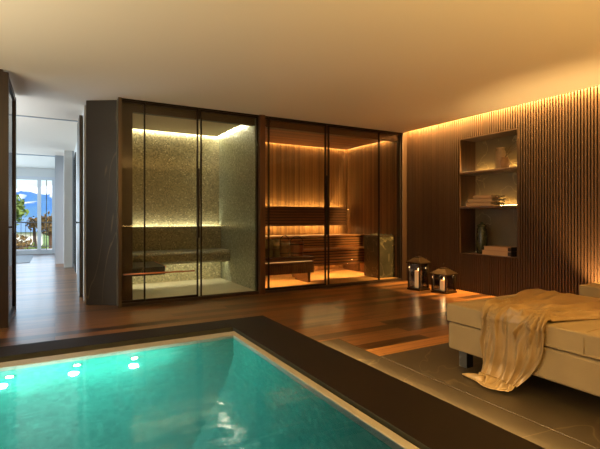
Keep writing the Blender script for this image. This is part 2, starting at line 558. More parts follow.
def thing(name, label, cat, loc=(0, 0, 0), rz=0, group=None):
    o = bpy.data.objects.new(name, None)
    COL.objects.link(o)
    o.location = loc; o.rotation_euler = (0, 0, rz); o.empty_display_size = 0.1
    return tag(o, label, cat, group)


def copy_tree(o, parent=None):
    c = o.copy(); COL.objects.link(c)
    if parent: c.parent = parent
    for ch in list(o.children):
        copy_tree(ch, c)
    return c


def box(name, mat, x0, x1, y0, y1, z0, z1, parent=None, bevel=0.0):
    return MB().box(x0, x1, y0, y1, z0, z1).build(name, mat, parent, bevel)


H = 2.665           # ceiling height
FZ = 0.045          # cabin floor level
XR = 5.55           # face of the slatted wall
XD0, XD1 = 2.62, 2.735   # partition between steam bath and sauna
YF, YB = 6.0, 7.7   # cabin front and back

# ------------------------------------------------------------------ setting: floors
PX1, PY1 = 1.477, 3.94      # inner edge of the coping (pool hole)
CX1, CY1 = 1.925, 4.245     # outer edge of the coping
PX0, PY0 = -3.6, -1.2
WZ = 0.084                  # water level
f = MB()
f.box(-4.6, CX1, CY1, YB + 0.2, -0.1, 0)
f.box(CX1, XR + 0.02, 3.41, YB + 0.2, -0.1, 0)
f.box(2.33, XR + 0.02, 3.005, 3.41, -0.1, 0)
f.box(-4.6, 2.5, YB + 0.2, 16.1, -0.1, 0)
struct(f.build('floor', M['floor']))
struct(box('floor_border', M['board'], 2.33, XR + 0.02, 2.815, 3.005, -0.1, 0.0))
s = MB()
s.box(CX1, 2.328, -2.4, 3.41, -0.1, 0.001)
s.box(2.332, XR + 0.02, -2.4, 2.815, -0.1, 0.001)
struct(s.build('floor_stone', M['stone'], bevel=0.0025))

# pool
cz = 0.10
g = MB()
g.box(PX1, CX1, PY0 - 0.4, CY1, 0.0, cz)
g.box(PX0 - 0.4, PX1, PY1, CY1, 0.0, cz)
g.box(PX0 - 0.4, PX0, PY0 - 0.4, PY1, 0.0, cz)
g.box(PX0, PX1, PY0 - 0.4, PY0, 0.0, cz)
struct(g.build('pool_coping', M['coping']))
bx1, by1 = 1.392, 3.70      # inner edge of the rim
ch = MB()
ch.box(1.449, PX1, PY0, PY1, -0.2, 0.03)
ch.box(PX0, 1.449, 3.825, PY1, -0.2, 0.05)
ch.box(PX1 - 0.002, PX1 + 0.004, PY0, PY1, 0.03, 0.098)
ch.box(PX0, PX1, PY1 - 0.002, PY1 + 0.004, 0.05, 0.098)
struct(ch.build('pool_channel', M['channel']))
g = MB()
g.box(bx1, 1.449, PY0, 3.825, 0.0, 0.09)
g.box(PX0, bx1, by1, 3.825, 0.0, 0.09)
struct(g.build('pool_rim', M['rim'], bevel=0.006))
PD = -1.4
g = MB()
RF = 1.0                                    # coved foot of the pool walls
zc = PD + RF
g.box(bx1, bx1 + 0.05, PY0, by1, zc, -0.001)
g.box(PX0, bx1 + 0.05, by1, by1 + 0.05, zc, -0.001)
g.box(PX0 - 0.05, PX0, PY0, by1, PD, -0.001)
g.box(PX0, bx1, PY0 - 0.05, PY0, PD, -0.001)


def steps(lo, hi):
    out = [lo + (hi - RF - lo) * i / 8 for i in range(8)]
    return out + [hi - RF + RF * sin(pi / 2 * i / 16) for i in range(17)]


def rise(d):
    d = max(0.0, min(RF, d))
    return RF - math.sqrt(max(0.0, RF * RF - (RF - d) ** 2))


bw = [[g.bm.verts.new((X, Y, PD + max(rise(bx1 - X), rise(by1 - Y)))) for Y in steps(PY0, by1)] for X in steps(PX0, bx1)]
for i in range(len(bw) - 1):
    for j in range(len(bw[0]) - 1):
        g.bm.faces.new((bw[i][j], bw[i + 1][j], bw[i + 1][j + 1], bw[i][j + 1]))
struct(g.build('pool_basin', M['pool']))
wo = MB().box(PX0 - 0.04, bx1 + 0.03, PY0 - 0.04, by1 + 0.03, PD - 0.05, WZ).build('pool_water', M['water'])
struct(wo)

# ------------------------------------------------------------------ setting: ceiling and walls
c = MB()
c.box(-4.6, 5.475, -2.4, YF + 0.12, H, H + 0.09)
c.box(-4.6, 0.72, YF + 0.12, 16.1, H, H + 0.09)
c.box(5.475, 5.76, -2.4, YF + 0.12, 2.93, 3.0)
c.box(5.44, 5.475, -2.4, YF + 0.12, H + 0.09, 2.93)
struct(c.build('ceiling', M['ceiling']))
# shadow gaps of the corridor ceiling
t = MB()
t.box(-3.4, 0.36, 7.72, 7.76, H - 0.012, H)
t.box(-3.4, 0.36, 12.4, 12.44, H - 0.02, H)
struct(t.build('trim_1', M['greywall']))

NY0, NY1, NZ0, NZ1, NXB = 3.79, 4.76, 0.587, 2.355, 5.91
wl = MB()
wl.box(XR + 0.032, XR + 0.11, -2.4, NY0 - 0.012, 0, 2.93)
wl.box(XR + 0.032, XR + 0.11, NY1 + 0.012, YF + 0.12, 0, 2.93)
wl.box(XR + 0.032, XR + 0.11, NY0 - 0.012, NY1 + 0.012, 0, NZ0 - 0.012)
wl.box(XR + 0.032, XR + 0.11, NY0 - 0.012, NY1 + 0.012, NZ1 + 0.012, 2.93)
back = wl.build('wall_right', M['slatback'])
struct(back)
sl = MB()
pitch = 0.0375
y = -2.4
k = 0
while y < YF - 0.03:
    y0, y1 = y + 0.001, y + 0.0185
    if y1 > NY0 - 0.012 and y0 < NY1 + 0.012:
        sl.box(XR, XR + 0.032, y0, y1, 0.0, NZ0 - 0.012)
        sl.box(XR, XR + 0.032, y0, y1, NZ1 + 0.012, 2.9)
    else:
        sl.box(XR, XR + 0.032, y0, y1, 0.0, 2.9)
    y += pitch
sl.build('slat_cladding', M['slat'], back)

struct(box('wall_left', M['white'], -4.7, -4.6, -2.4, 16.1, 0, H))
struct(box('wall_back', M['darkwood'], -4.7, 5.65, -2.5, -2.4, 0, 2.95))
# dark timber partition left of the corridor
struct(box('wall_partition', M['darkwood'], -4.6, -0.47, 5.42, 5.5, 0, H))

# marble clad wall end beside the steam bath
mw = MB().prism([(0.354, 6.33), (0.70, 6.11), (0.70, 7.9), (0.40, 7.9), (0.40, 6.8), (0.375, 6.6)], 0, H)
struct(mw.build('wall_marble', M['marblewall']))
# corridor right wall
cw = MB()
cw.box(0.385, 0.72, 7.9, 11.3, 0, H)
cw.box(0.358, 0.40, 6.75, 7.9, 0, H)
cw.box(0.343, 0.374, 6.60, 6.75, 0, H)
struct(cw.build('wall_corridor', M['white']))
p_ = MB()
p_.box(0.18, 0.345, 11.3, 11.6, 0, H)
struct(p_.build('wall_pillar', M['white']))
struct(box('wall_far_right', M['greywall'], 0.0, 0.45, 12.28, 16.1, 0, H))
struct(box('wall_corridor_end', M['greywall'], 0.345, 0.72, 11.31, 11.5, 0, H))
fw = MB()
fw.box(-4.6, 0.0, 15.9, 16.05, 2.42, H)
fw.box(-4.6, -3.0, 15.9, 16.05, 0, 2.42)
struct(fw.build('wall_far', M['white']))

# --- steam bath shell
SX0, SX1 = 0.745, XD0
struct(box('wall_steam_back', M['mosaic'], SX0, SX1, YB, YB + 0.1, 0, H))
struct(box('wall_divider', M['darkwood'], SX1 + 0.012, XD1 - 0.012, 6.1, YB + 0.1, 0, H))
struct(box('wall_steam_right', M['mosaicgreen'], SX1, SX1 + 0.012, 6.06, YB, 0, H))
struct(box('wall_steam_left', M['mosaic'], 0.70, SX0, 6.06, YB + 0.1, 0, H))
struct(box('floor_steam', M['steamfloor'], SX0, SX1, 6.045, YB, 0, FZ))
struct(box('ceiling_steam', M['steamceil'], SX0, SX1 - 0.05, 6.14, YB - 0.05, 2.605, H + 0.1))
# --- sauna shell
struct(box('floor_sauna', M['saunafloor'], XD1, XR, 6.045, YB, 0, FZ))
struct(box('ceiling_sauna', M['saunaceil'], XD1, 5.42, 6.14, YB - 0.05, 2.585, H + 0.1))
sb = MB()
sb.box(XD1, XR, YB + 0.012, YB + 0.1, 0, H)
x = XD1
while x < 5.47:
    sb.box(x + 0.003, x + 0.057, YB, YB + 0.014, 0, H)
    x += 0.06
struct(sb.build('wall_sauna_back', M['sauna'], bevel=0.003, seg=1))
sr = MB()
sr.box(5.484, XR, 6.1, YB, 0, H)
y = 6.1
while y < YB - 0.05:
    sr.box(5.47, 5.486, y + 0.003, y + 0.057, 0, H)
    y += 0.06
struct(sr.build('wall_sauna_right', M['saunaside'], bevel=0.003, seg=1))
sd = MB()
sd.box(XD1 - 0.012, XD1, 6.1, YB, 0, H)
struct(sd.build('wall_sauna_left', M['saunaside']))

# cabin front trim
struct(box('trim_2', M['jamb'], SX0, SX0 + 0.14, 6.06, 6.14, FZ, H))           # jamb panel
struct(box('trim_3', M['jamb'], SX0 + 0.14, SX1, 6.06, 6.14, 2.522, H))        # fascia of the steam bath
struct(box('trim_4', M['postwood'], XD1, XR, 6.06, 6.14, 2.522, H))            # fascia of the sauna
struct(box('trim_5', M['bronze'], 0.70, 0.74, 5.955, 6.06, 0, H))              # slim bronze post
struct(box('trim_6', M['postwood'], 2.645, 2.735, 5.93, 6.1, 0, H, bevel=0.003))  # cedar post
struct(box('trim_7', M['darkwood'], 5.445, XR, 5.95, 6.1, 0, H, bevel=0.003))    # walnut post
struct(box('trim_8', M['frame'], 0.74, 5.445, 5.975, 6.045, H - 0.022, H))      # head track
th = MB(); th.box(0.74, 2.645, 5.97, 6.045, 0, 0.04); th.box(2.735, 5.445, 5.97, 6.045, 0, 0.04)
struct(th.build('trim_9', M['darkwood']))                                        # threshold


def glazed(name, label, cat, x0, x1, yc, stiles, bottom=True, handle=None, group=None):
    """one framed pane of the cabin front, base at its middle"""
    xm = (x0 + x1) / 2
    t = thing(name, label, cat, (xm, yc, 0.04), 0, group)
    a, b = x0 - xm, x1 - xm
    w = 0.018; top = H - 0.022 - 0.04
    fr = MB()
    if 'l' in stiles: fr.box(a, a + w, -0.016, 0.016, 0, top)
    if 'r' in stiles: fr.box(b - w, b, -0.016, 0.016, 0, top)
    fr.box(a, b, -0.016, 0.016, top - 0.02, top)
    if bottom: fr.box(a, b, -0.016, 0.016, 0, 0.03)
    else: fr.box(a, b, -0.010, 0.010, 0, 0.006)
    fr.build('frame', M['frame'], t)
    box('pane', M['glass'], a + 0.004, b - 0.004, -0.004, 0.004, 0.004, top - 0.004, t)
    if handle:
        hx, z0, z1 = handle[0] - xm, handle[1], handle[2]
        h = MB()
        h.box(hx - 0.014, hx + 0.014, -0.062, -0.036, z0, z1)
        h.box(hx - 0.008, hx + 0.008, -0.037, -0.014, z0 + 0.1, z0 + 0.13)
        h.box(hx - 0.008, hx + 0.008, -0.037, -0.014, z1 - 0.13, z1 - 0.1)
        h.build('handle', M['frame'], t, bevel=0.004)
    return t


glazed('glass_panel', 'narrow fixed glass pane beside the dark marble wall end', 'glass panel', 0.742, 1.035, 6.005, 'r')
glazed('glass_door', 'black framed sliding glass door of the green lit steam bath', 'glass door', 1.037, 1.738, 6.0, 'r', True, (1.73, 0.82, 1.78))
glazed('glass_panel', 'wide glass pane of the steam bath beside the cedar post', 'glass panel', 1.774, 2.642, 6.01, 'lr', False)
glazed('glass_panel', 'very narrow glass strip right of the cedar post', 'glass panel', 2.738, 2.83, 6.005, 'r')
glazed('glass_door', 'black framed sliding glass door of the orange lit sauna', 'glass door', 2.832, 3.846, 6.0, 'r', True, (3.837, 0.82, 1.78))
glazed('glass_panel', 'wide middle glass pane of the sauna front before the benches', 'glass panel', 3.895, 4.965, 6.01, 'lr', False)
glazed('glass_panel', 'glass pane of the sauna in front of the stone heater', 'glass panel', 4.968, 5.443, 6.005, 'r', False)

# ------------------------------------------------------------------ steam bath fittings
t = thing('steam_bench', 'mosaic steam bath bench with rounded front along the back wall', 'bench', (1.68, 7.4, 0))
y0, y1, z0, z1, r = -0.30, 0.29, 0.385, 0.585, 0.06
pts = [(y1, 0.45), (y0 + 0.13, 0.45), (y0 + 0.13, z0)]
for i in range(7):
    a = -pi / 2 - (pi / 2) * i / 6
    pts.append((y0 + r + r * cos(a), z0 + r + r * sin(a)))
for i in range(7):
    a = pi - (pi / 2) * i / 6
    pts.append((y0 + r + r * cos(a), z1 - r + r * sin(a)))
pts.append((y1, z1))
bm = bmesh.new()
xa, xb = SX0 + 0.005 - 1.68, SX1 - 0.005 - 1.68
A = [bm.verts.new((xa, y, z)) for y, z in pts]; B = [bm.verts.new((xb, y, z)) for y, z in pts]
bm.faces.new(A); bm.faces.new(list(reversed(B)))
for i in range(len(pts)):
    bm.faces.new((A[i], B[i], B[(i + 1) % len(pts)], A[(i + 1) % len(pts)]))
q = MB(); q.bm.free(); q.bm = bm
q.build('seat', M['mosaicbench'], t)
MB().box(xa, xb, 0.19, 0.22, 0.587, 0.985).box(xa, xb, 0.22, 0.295, 0.587, 0.95).build('backrest', M['mosaicbench'], t)
box('plinth', M['mosaic'], xa, xb, 0.20, 0.295, FZ, 0.449, t)

t = thing('side_bench', 'dark floating stone bench at the left of the steam bath', 'bench', (1.06, 6.7, 0))
box('slab', M['heater'], -0.31, 0.29, -0.42, 0.37, 0.34, 0.455, t, 0.006)
box('edge_glint', M['copper'], 0.291, 0.303, -0.42, 0.37, 0.437, 0.458, t)  # copper strip stands in for a reflected glint along the edge
box('support', M['mosaicbench'], -0.31, -0.15, -0.30, 0.37, FZ, 0.34, t)


def led(label, x0, x1, y0, y1, z0, z1, mat, group):
    o = box('led_strip', M[mat], x0, x1, y0, y1, z0, z1)
    tag(o, label, 'light strip', group)
    return o


G1, G2, G3 = 'LED strips in the steam bath', 'LED strips in the sauna', 'LED strips in the wall niche'
led('greenish white light line along the steam bath ceiling, back wall', SX0 + 0.02, SX1 - 0.02, YB - 0.044, YB - 0.030, 2.615, 2.650, 'ledsteam', G1)
led('greenish white light line along the steam bath ceiling, right wall', SX1 - 0.044, SX1 - 0.030, 6.2, YB - 0.05, 2.615, 2.650, 'ledsteam', G1)
led('light line on top of the steam bath backrest', SX0 + 0.02, SX1 - 0.02, YB - 0.07, YB - 0.03, 0.955, 0.962, 'ledmid', G1)
led('light line hidden under the steam bath bench', SX0 + 0.02, SX1 - 0.03, 7.24, 7.27, 0.425, 0.44, 'ledunder', G1)

# slim copper bar added for the thin orange line across the steam bath glass
t = thing('copper_line', 'slim copper bar along the thin orange line low on the steam bath glass', 'rail', (1.22, 5.965, 0.41))
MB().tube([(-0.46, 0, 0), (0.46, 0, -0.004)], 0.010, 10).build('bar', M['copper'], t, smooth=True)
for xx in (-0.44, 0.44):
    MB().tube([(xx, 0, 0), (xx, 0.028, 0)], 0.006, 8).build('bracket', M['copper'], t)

# ------------------------------------------------------------------ sauna fittings
def slat_set(x0, x1, y0, y1, z0, z1, n, gap=0.3):
    b = MB(); ph = (z1 - z0) / n
    for i in range(n):
        b.box(x0, x1, y0, y1, z0 + ph * i, z0 + ph * (i + 1 - gap))
    return b


t = thing('slatted_backboard', 'dark horizontal slatted backboard glowing above and below in the sauna', 'backboard', (4.06, 7.58, 0))
slat_set(-1.32, 1.32, -0.03, 0.0, 0.975, 1.365, 7, 0.22).build('slats', M['benchdark'], t)
box('backing', M['slatback'], -1.31, 1.31, 0.0005, 0.012, 0.98, 1.355, t)  # dark board added to keep LED glow out of the slat gaps
for xx in (-1.15, 0, 1.15): box('batten', M['benchdark'], xx - 0.02, xx + 0.02, 0.0121, 0.105, 1.02, 1.30, t)
led('orange light line above the sauna backrest', XD1 + 0.02, 5.32, 7.60, 7.63, 1.325, 1.337, 'leadwarm', G2)
led('orange light line below the sauna backrest', XD1 + 0.02, 5.32, 7.60, 7.63, 0.977, 0.987, 'leadwarm', G2)
led('orange light line along the sauna ceiling, back wall', XD1 + 0.02, 5.45, YB - 0.044, YB - 0.030, 2.605, 2.625, 'leadwarm', G2)
led('orange light line along the sauna ceiling, right wall', 5.426, 5.440, 6.25, YB - 0.05, 2.605, 2.625, 'leadwarm', G2)

t = thing('upper_bench', 'upper slatted timber bench at the back of the sauna', 'bench', (4.1, 7.4, 0))
b = MB()
for i in range(6): b.box(-1.35, 1.355, -0.29 + i * 0.095, -0.29 + i * 0.095 + 0.085, 0.765, 0.795)
b.build('seat', M['bench'], t, bevel=0.004, seg=1)
slat_set(-1.35, 1.355, -0.27, -0.245, 0.567, 0.757, 4, 0.34).build('front_slats', M['benchfront'], t)
for xx in (-1.3, 0.0, 1.3): box('support', M['benchdark'], xx - 0.03, xx + 0.03, -0.24, 0.285, 0.045, 0.764, t)
box('backing', M['slatback'], -1.35, 1.355, -0.2445, -0.241, 0.57, 0.755, t)

t = thing('lower_bench', 'lower slatted timber bench step in the sauna', 'bench', (4.55, 6.85, 0))
b = MB()
for i in range(5): b.box(-0.75, 0.91, -0.15 + i * 0.088, -0.15 + i * 0.088 + 0.08, 0.53, 0.56)
b.build('seat', M['bench'], t, bevel=0.004, seg=1)
slat_set(-0.75, 0.91, -0.14, -0.115, 0.27, 0.525, 5, 0.34).build('front_slats', M['benchfront'], t)
for xx in (-0.7, 0.86): box('support', M['benchdark'], xx - 0.03, xx + 0.03, -0.11, 0.26, 0.045, 0.529, t)
box('backing', M['slatback'], -0.75, 0.91, -0.1135, -0.111, 0.28, 0.5295, t)  # board added to block the bench LED behind the slats
led('orange light line hidden under the lower sauna bench', 3.9, 5.4, 6.90, 6.93, 0.49, 0.51, 'ledfloor', G2)

t = thing('corner_bench', 'dark floating slatted bench at the left of the sauna', 'bench', (3.27, 6.55, 0))
box('seat', M['benchdark'], -0.53, 0.53, -0.30, 0.28, 0.45, 0.49, t, 0.005)
vs = MB()
for i in range(26): vs.box(-0.53 + i * 0.0408, -0.53 + i * 0.0408 + 0.028, -0.27, -0.25, 0.22, 0.395)
vs.box(-0.53, 0.53, -0.215, -0.20, 0.22, 0.4495).box(-0.53, 0.53, -0.249, -0.215, 0.22, 0.395)
vs.box(0.515, 0.53, -0.235, 0.28, 0.22, 0.395)
vs.build('front_slats', M['benchdark'], t)
box('ledge', M['bench'], -0.53, 0.53, -0.285, -0.22, 0.397, 0.41, t)
for xx in (-0.48, 0.47): box('support', M['benchdark'], xx - 0.025, xx + 0.025, -0.195, 0.25, 0.045, 0.449, t)
box('light_line', M['ledledge'], -0.52, 0.50, -0.24, -0.23, 0.411, 0.416, t)
led('orange light line hidden under the left sauna bench', 2.80, 3.66, 6.50, 6.53, 0.42, 0.44, 'ledfloor', G2)


def bucket(label, x, y, z, r0, r1, h, body, hoop, group=None):
    t = thing('wooden_pail', label, 'pail', (x, y, z), 0, group)
    MB().lathe([(r0, 0), (r1, h), (r1 - 0.014, h), (r0 - 0.01, 0.03)], seg=20).build('staves', body, t)
    for hz in (0.18, 0.78):
        rr = r0 + (r1 - r0) * hz
        MB().lathe([(rr + 0.001, h * hz), (rr + 0.005, h * hz), (rr + 0.006, h * hz + 0.02), (rr + 0.002, h * hz + 0.02)], seg=20).build('hoop', hoop, t)
    pts = [(-r1 * cos(pi * i / 10), 0, h + 0.11 * sin(pi * i / 10) - 0.02) for i in range(11)]
    MB().tube(pts, 0.007, 8).build('handle', hoop, t, smooth=True)
    return t


bucket('red brown wooden pail on the left sauna bench', 3.58, 6.50, 0.49, 0.105, 0.125, 0.24, M['bucket'], M['frame'])
bucket('dark wooden pail between grey towel bundle and red brown pail', 3.34, 6.48, 0.49, 0.075, 0.085, 0.26, M['benchdark'], M['frame'])
t = thing('towel_bundle', 'grey green rolled towel bundle standing on the left sauna bench', 'towel', (3.10, 6.46, 0.49))
for k, (dx, dy, hh) in enumerate(((-0.065, 0, 0.30), (0.065, 0.01, 0.285))):
    pr = [(0.05, 0.0), (0.068, 0.012), (0.07, hh * 0.5), (0.067, hh - 0.02), (0.05, hh), (0.03, hh - 0.004), (0.012, hh)]
    MB().lathe(pr, dx, dy, 0, 18).build('roll', M['towelgrey'], t, smooth=True)
box('band', M['fringe'], -0.136, 0.136, -0.075, 0.075, 0.12, 0.15, t, 0.01)

t = thing('sauna_heater', 'dark veined stone block heater behind the right sauna pane', 'heater', (5.275, 6.39, FZ))
box('body', M['heater'], -0.195, 0.19, -0.225, 0.205, 0.0, 0.745, t, 0.006)
box('rim', M['bronze'], -0.197, 0.19, -0.227, 0.207, 0.746, 0.768, t, 0.004)
rk = MB()
for i in range(34):
    xx, yy = random.uniform(-0.15, 0.15), random.uniform(-0.18, 0.16)
    rr = random.uniform(0.022, 0.034)
    mat4 = Matrix.Translation((xx, yy, 0.762 + rr * 0.35)) @ Matrix.Rotation(random.uniform(0, 3), 4, 'Z') @ Matrix.Diagonal((rr, rr * 0.8, rr * 0.6, 1))
    bmesh.ops.create_icosphere(rk.bm, subdivisions=1, radius=1, matrix=mat4)
so = rk.build('heater_stones', M['heater'], t); so['kind'] = 'stuff'

# ------------------------------------------------------------------ wall niche
t = thing('shelf_niche', 'tall walnut lined shelf niche set into the slatted wall', 'shelf', (XR, (NY0 + NY1) / 2, NZ0))
hy = (NY1 - NY0) / 2; dh = NZ1 - NZ0; d = NXB - XR
fr = MB()
fr.box(0.0, d, -hy - 0.012, -hy, -0.012, dh + 0.012)
fr.box(0.0, d, hy, hy + 0.012, -0.012, dh + 0.012)
fr.box(0.0, d, -hy, hy, -0.012, 0.0)
fr.box(0.0, d, -hy, hy, dh, dh + 0.012)
fr.build('lining', M['nichewood'], t)
box('back_panel', M['nicheback'], d, d + 0.02, -hy - 0.012, hy + 0.012, -0.012, dh + 0.012, t)
SH1, SH2 = 1.845, 1.313
for z in (SH1, SH2):
    box('shelf_board', M['nichewood'], 0.0, d - 0.001, -hy + 0.001, hy - 0.001, z - 0.035 - NZ0, z - NZ0, t, 0.003)
led('warm light line behind the upper niche shelf', NXB - 0.075, NXB - 0.06, NY0 + 0.01, NY1 - 0.01, SH1 + 0.001, SH1 + 0.010, 'ledniche', G3)
led('warm light line behind the middle niche shelf', NXB - 0.075, NXB - 0.06, NY0 + 0.01, NY1 - 0.01, SH2 + 0.001, SH2 + 0.010, 'ledniche', G3)
led('warm light line along the bottom back edge of the niche', NXB - 0.02, NXB - 0.006, NY0 + 0.03, NY1 - 0.02, NZ0 + 0.002, NZ0 + 0.006, 'ledledge', G3)

t = thing('vase', 'tall beige cylindrical vase on the upper niche shelf', 'vase', (5.75, 4.185, SH1), 0, 'vases on the upper shelf')
MB().lathe([(0.058, 0), (0.068, 0.01), (0.07, 0.15), (0.066, 0.27), (0.05, 0.295), (0.055, 0.318), (0.064, 0.325), (0.05, 0.325), (0.042, 0.30)], seg=28).build('body', M['vase'], t, smooth=True)
t = thing('vase', 'short brown rounded vase before the tall beige vase', 'vase', (5.672, 4.06, SH1), 0, 'vases on the upper shelf')
MB().lathe([(0.045, 0), (0.058, 0.012), (0.067, 0.07), (0.062, 0.12), (0.045, 0.148), (0.05, 0.162), (0.038, 0.162), (0.032, 0.14)], seg=28).build('body', M['vaseshort'], t, smooth=True)
tw = MB()
for a, l, z in ((0.3, 0.20, 0.14), (1.2, 0.22, 0.10), (-0.5, 0.24, 0.12), (0.8, 0.16, 0.2)):
    tw.tube([(0, 0, 0.14), (0.02 * cos(a), -l * 0.4, 0.16 + z * 0.6), (0.05 * cos(a), -l, 0.16 + z)], 0.0025, 6)
tag_t = tw.build('dried_twigs', M['bark'])
tag_t.location = (5.672, 4.06, SH1 + 0.02)
tag(tag_t, 'thin dried twigs rising from the short brown vase', 'twigs')


def towel(label, y, z, L, D, hgt, group):
    t = thing('folded_towel', label, 'towel', (5.70, y, z), 0, group)
    b = MB().box(-D / 2, D / 2, -L / 2 + 0.07, L / 2, 0.001, hgt)
    b.build('cloth', M['towel'], t, bevel=hgt * 0.42, seg=4)
    fr = MB()
    for i in range(12):
        yy = -L / 2 + 0.075
        xx = -D / 2 + 0.02 + i * (D - 0.04) / 11
        fr.tube([(xx, yy + 0.01, hgt * 0.6), (xx + random.uniform(-.01, .01), yy - 0.035, hgt * 0.62), (xx + random.uniform(-.012, .012), yy - 0.07 - random.uniform(0, .025), hgt * random.uniform(0.25, 0.8))], 0.011, 6)
    fr.build('fringe', M['fringe'], t)
    return t


TG = 'towels on the middle niche shelf'
towel('lowest folded beige towel on the middle niche shelf', 4.42, SH2, 0.52, 0.24, 0.054, TG)
towel('middle folded beige towel of the niche stack', 4.40, SH2 + 0.055, 0.50, 0.23, 0.054, TG)
towel('topmost folded beige towel of the niche stack', 4.36, SH2 + 0.11, 0.40, 0.22, 0.052, TG)

t = thing('lidded_jar', 'tall dark green marbled jar at the bottom of the niche', 'jar', (5.74, 4.505, NZ0))
MB().lathe([(0.07, 0), (0.078, 0.01), (0.08, 0.2), (0.076, 0.36), (0.06, 0.395), (0.06, 0.41)], seg=28).build('body', M['jar'], t, smooth=True)
MB().lathe([(0.064, 0.411), (0.066, 0.43), (0.05, 0.45), (0.02, 0.455), (0.022, 0.475), (0.012, 0.485)], seg=24).build('lid', M['jar'], t, smooth=True)


def book(label, y, z, L, D, hgt):
    t = thing('thick_book', label, 'book', (5.72, y, z), 0, 'books at the bottom of the niche')
    c = MB().box(-D / 2, D / 2, -L / 2, L / 2, 0.001, 0.006).box(-D / 2, D / 2, -L / 2, L / 2, hgt - 0.006, hgt)
    c.build('cover', M['bookcover'], t)
    box('pages', M['towel'], -D / 2 + 0.006, D / 2 - 0.005, -L / 2 + 0.05, L / 2 - 0.006, 0.006, hgt - 0.006, t)
    box('spine', M['bookdark'], -D / 2, D / 2, -L / 2 - 0.004, -L / 2 + 0.05, 0.001, hgt, t, 0.004)


book('lower beige book with dark end in the bottom of the niche', 4.15, NZ0, 0.48, 0.26, 0.066)
book('upper beige book with dark end lying on another book', 4.14, NZ0 + 0.067, 0.45, 0.24, 0.060)

# ------------------------------------------------------------------ lanterns
def lantern(label, x, y, s, hb, rz):
    t = thing('candle_lantern', label, 'lantern', (x, y, 0), rz, 'lanterns on the wooden floor')
    h = s / 2; pw = 0.011
    MB().box(-h, h, -h, h, 0, 0.025).box(-h + .01, h - .01, -h + .01, h - .01, 0.025, 0.035).build('base', M['lantern'], t, bevel=0.003)
    for sx in (-1, 1):
        for sy in (-1, 1):
            xx, yy = sx * (h - 0.02), sy * (h - 0.02)
            box('post', M['lantern'], xx - pw, xx + pw, yy - pw, yy + pw, 0.035, hb, t)
    for k in range(4):
        e = h - 0.02
        bb = MB()
        if k == 0: bb.box(-e + pw, e - pw, -e - 0.002, -e + 0.002, 0.036, hb - 0.001)
        if k == 1: bb.box(-e + pw, e - pw, e - 0.002, e + 0.002, 0.036, hb - 0.001)
        if k == 2: bb.box(-e - 0.002, -e + 0.002, -e + pw, e - pw, 0.036, hb - 0.001)
        if k == 3: bb.box(e - 0.002, e + 0.002, -e + pw, e - pw, 0.036, hb - 0.001)
        bb.build('glass_pane', M['lanternglass'], t)
    rt = 2 ** 0.5
    MB().lathe([((h + 0.012) * rt, hb), ((h + 0.012) * rt, hb + 0.014), (h * 0.42 * rt, hb + 0.085), (h * 0.36 * rt, hb + 0.085)], seg=4, a0=pi / 4).build('roof', M['lantern'], t, bevel=0.002)
    MB().box(-h * 0.34, h * 0.34, -h * 0.34, h * 0.34, hb + 0.086, hb + 0.10).build('cap', M['lantern'], t, bevel=0.003)
    ring = [(0.032 * cos(2 * pi * i / 18), 0, hb + 0.128 + 0.032 * sin(2 * pi * i / 18)) for i in range(18)]
    MB().tube(ring, 0.004, 6, closed=True).build('ring_handle', M['lantern'], t, smooth=True)
    return t


def candle(label, x, y, r, h):
    t = thing('pillar_candle', label, 'candle', (x, y, 0.036), 0, 'candles in the lanterns')
    MB().lathe([(r * 0.97, 0), (r, 0.004), (r, h - 0.006), (r * 0.94, h), (r * 0.6, h - 0.008), (r * 0.2, h - 0.01)], seg=28).build('wax', M['candle'], t, smooth=True)
    MB().tube([(0, 0, h - 0.008), (0.001, 0, h + 0.008)], 0.0015, 6).build('wick', M['leg'], t)
    MB().lathe([(0.001, h + 0.004), (0.006, h + 0.012), (0.007, h + 0.02), (0.004, h + 0.034), (0.0008, h + 0.046)], seg=12).build('flame', M['flame'], t, smooth=True)
    point('flame_light', (x, y, 0.036 + h + 0.03), 1.0, (1.0, 0.62, 0.25), 0.02)


lantern('taller black lantern with a tall candle by the slatted wall', 5.02, 5.12, 0.25, 0.42, radians(8))
candle('tall cream pillar candle inside the taller lantern', 5.02, 5.12, 0.056, 0.26)
lantern('shorter black lantern with a short candle by the slatted wall', 5.17, 4.74, 0.275, 0.275, radians(8))
candle('short cream pillar candle inside the shorter lantern', 5.17, 4.74, 0.055, 0.15)

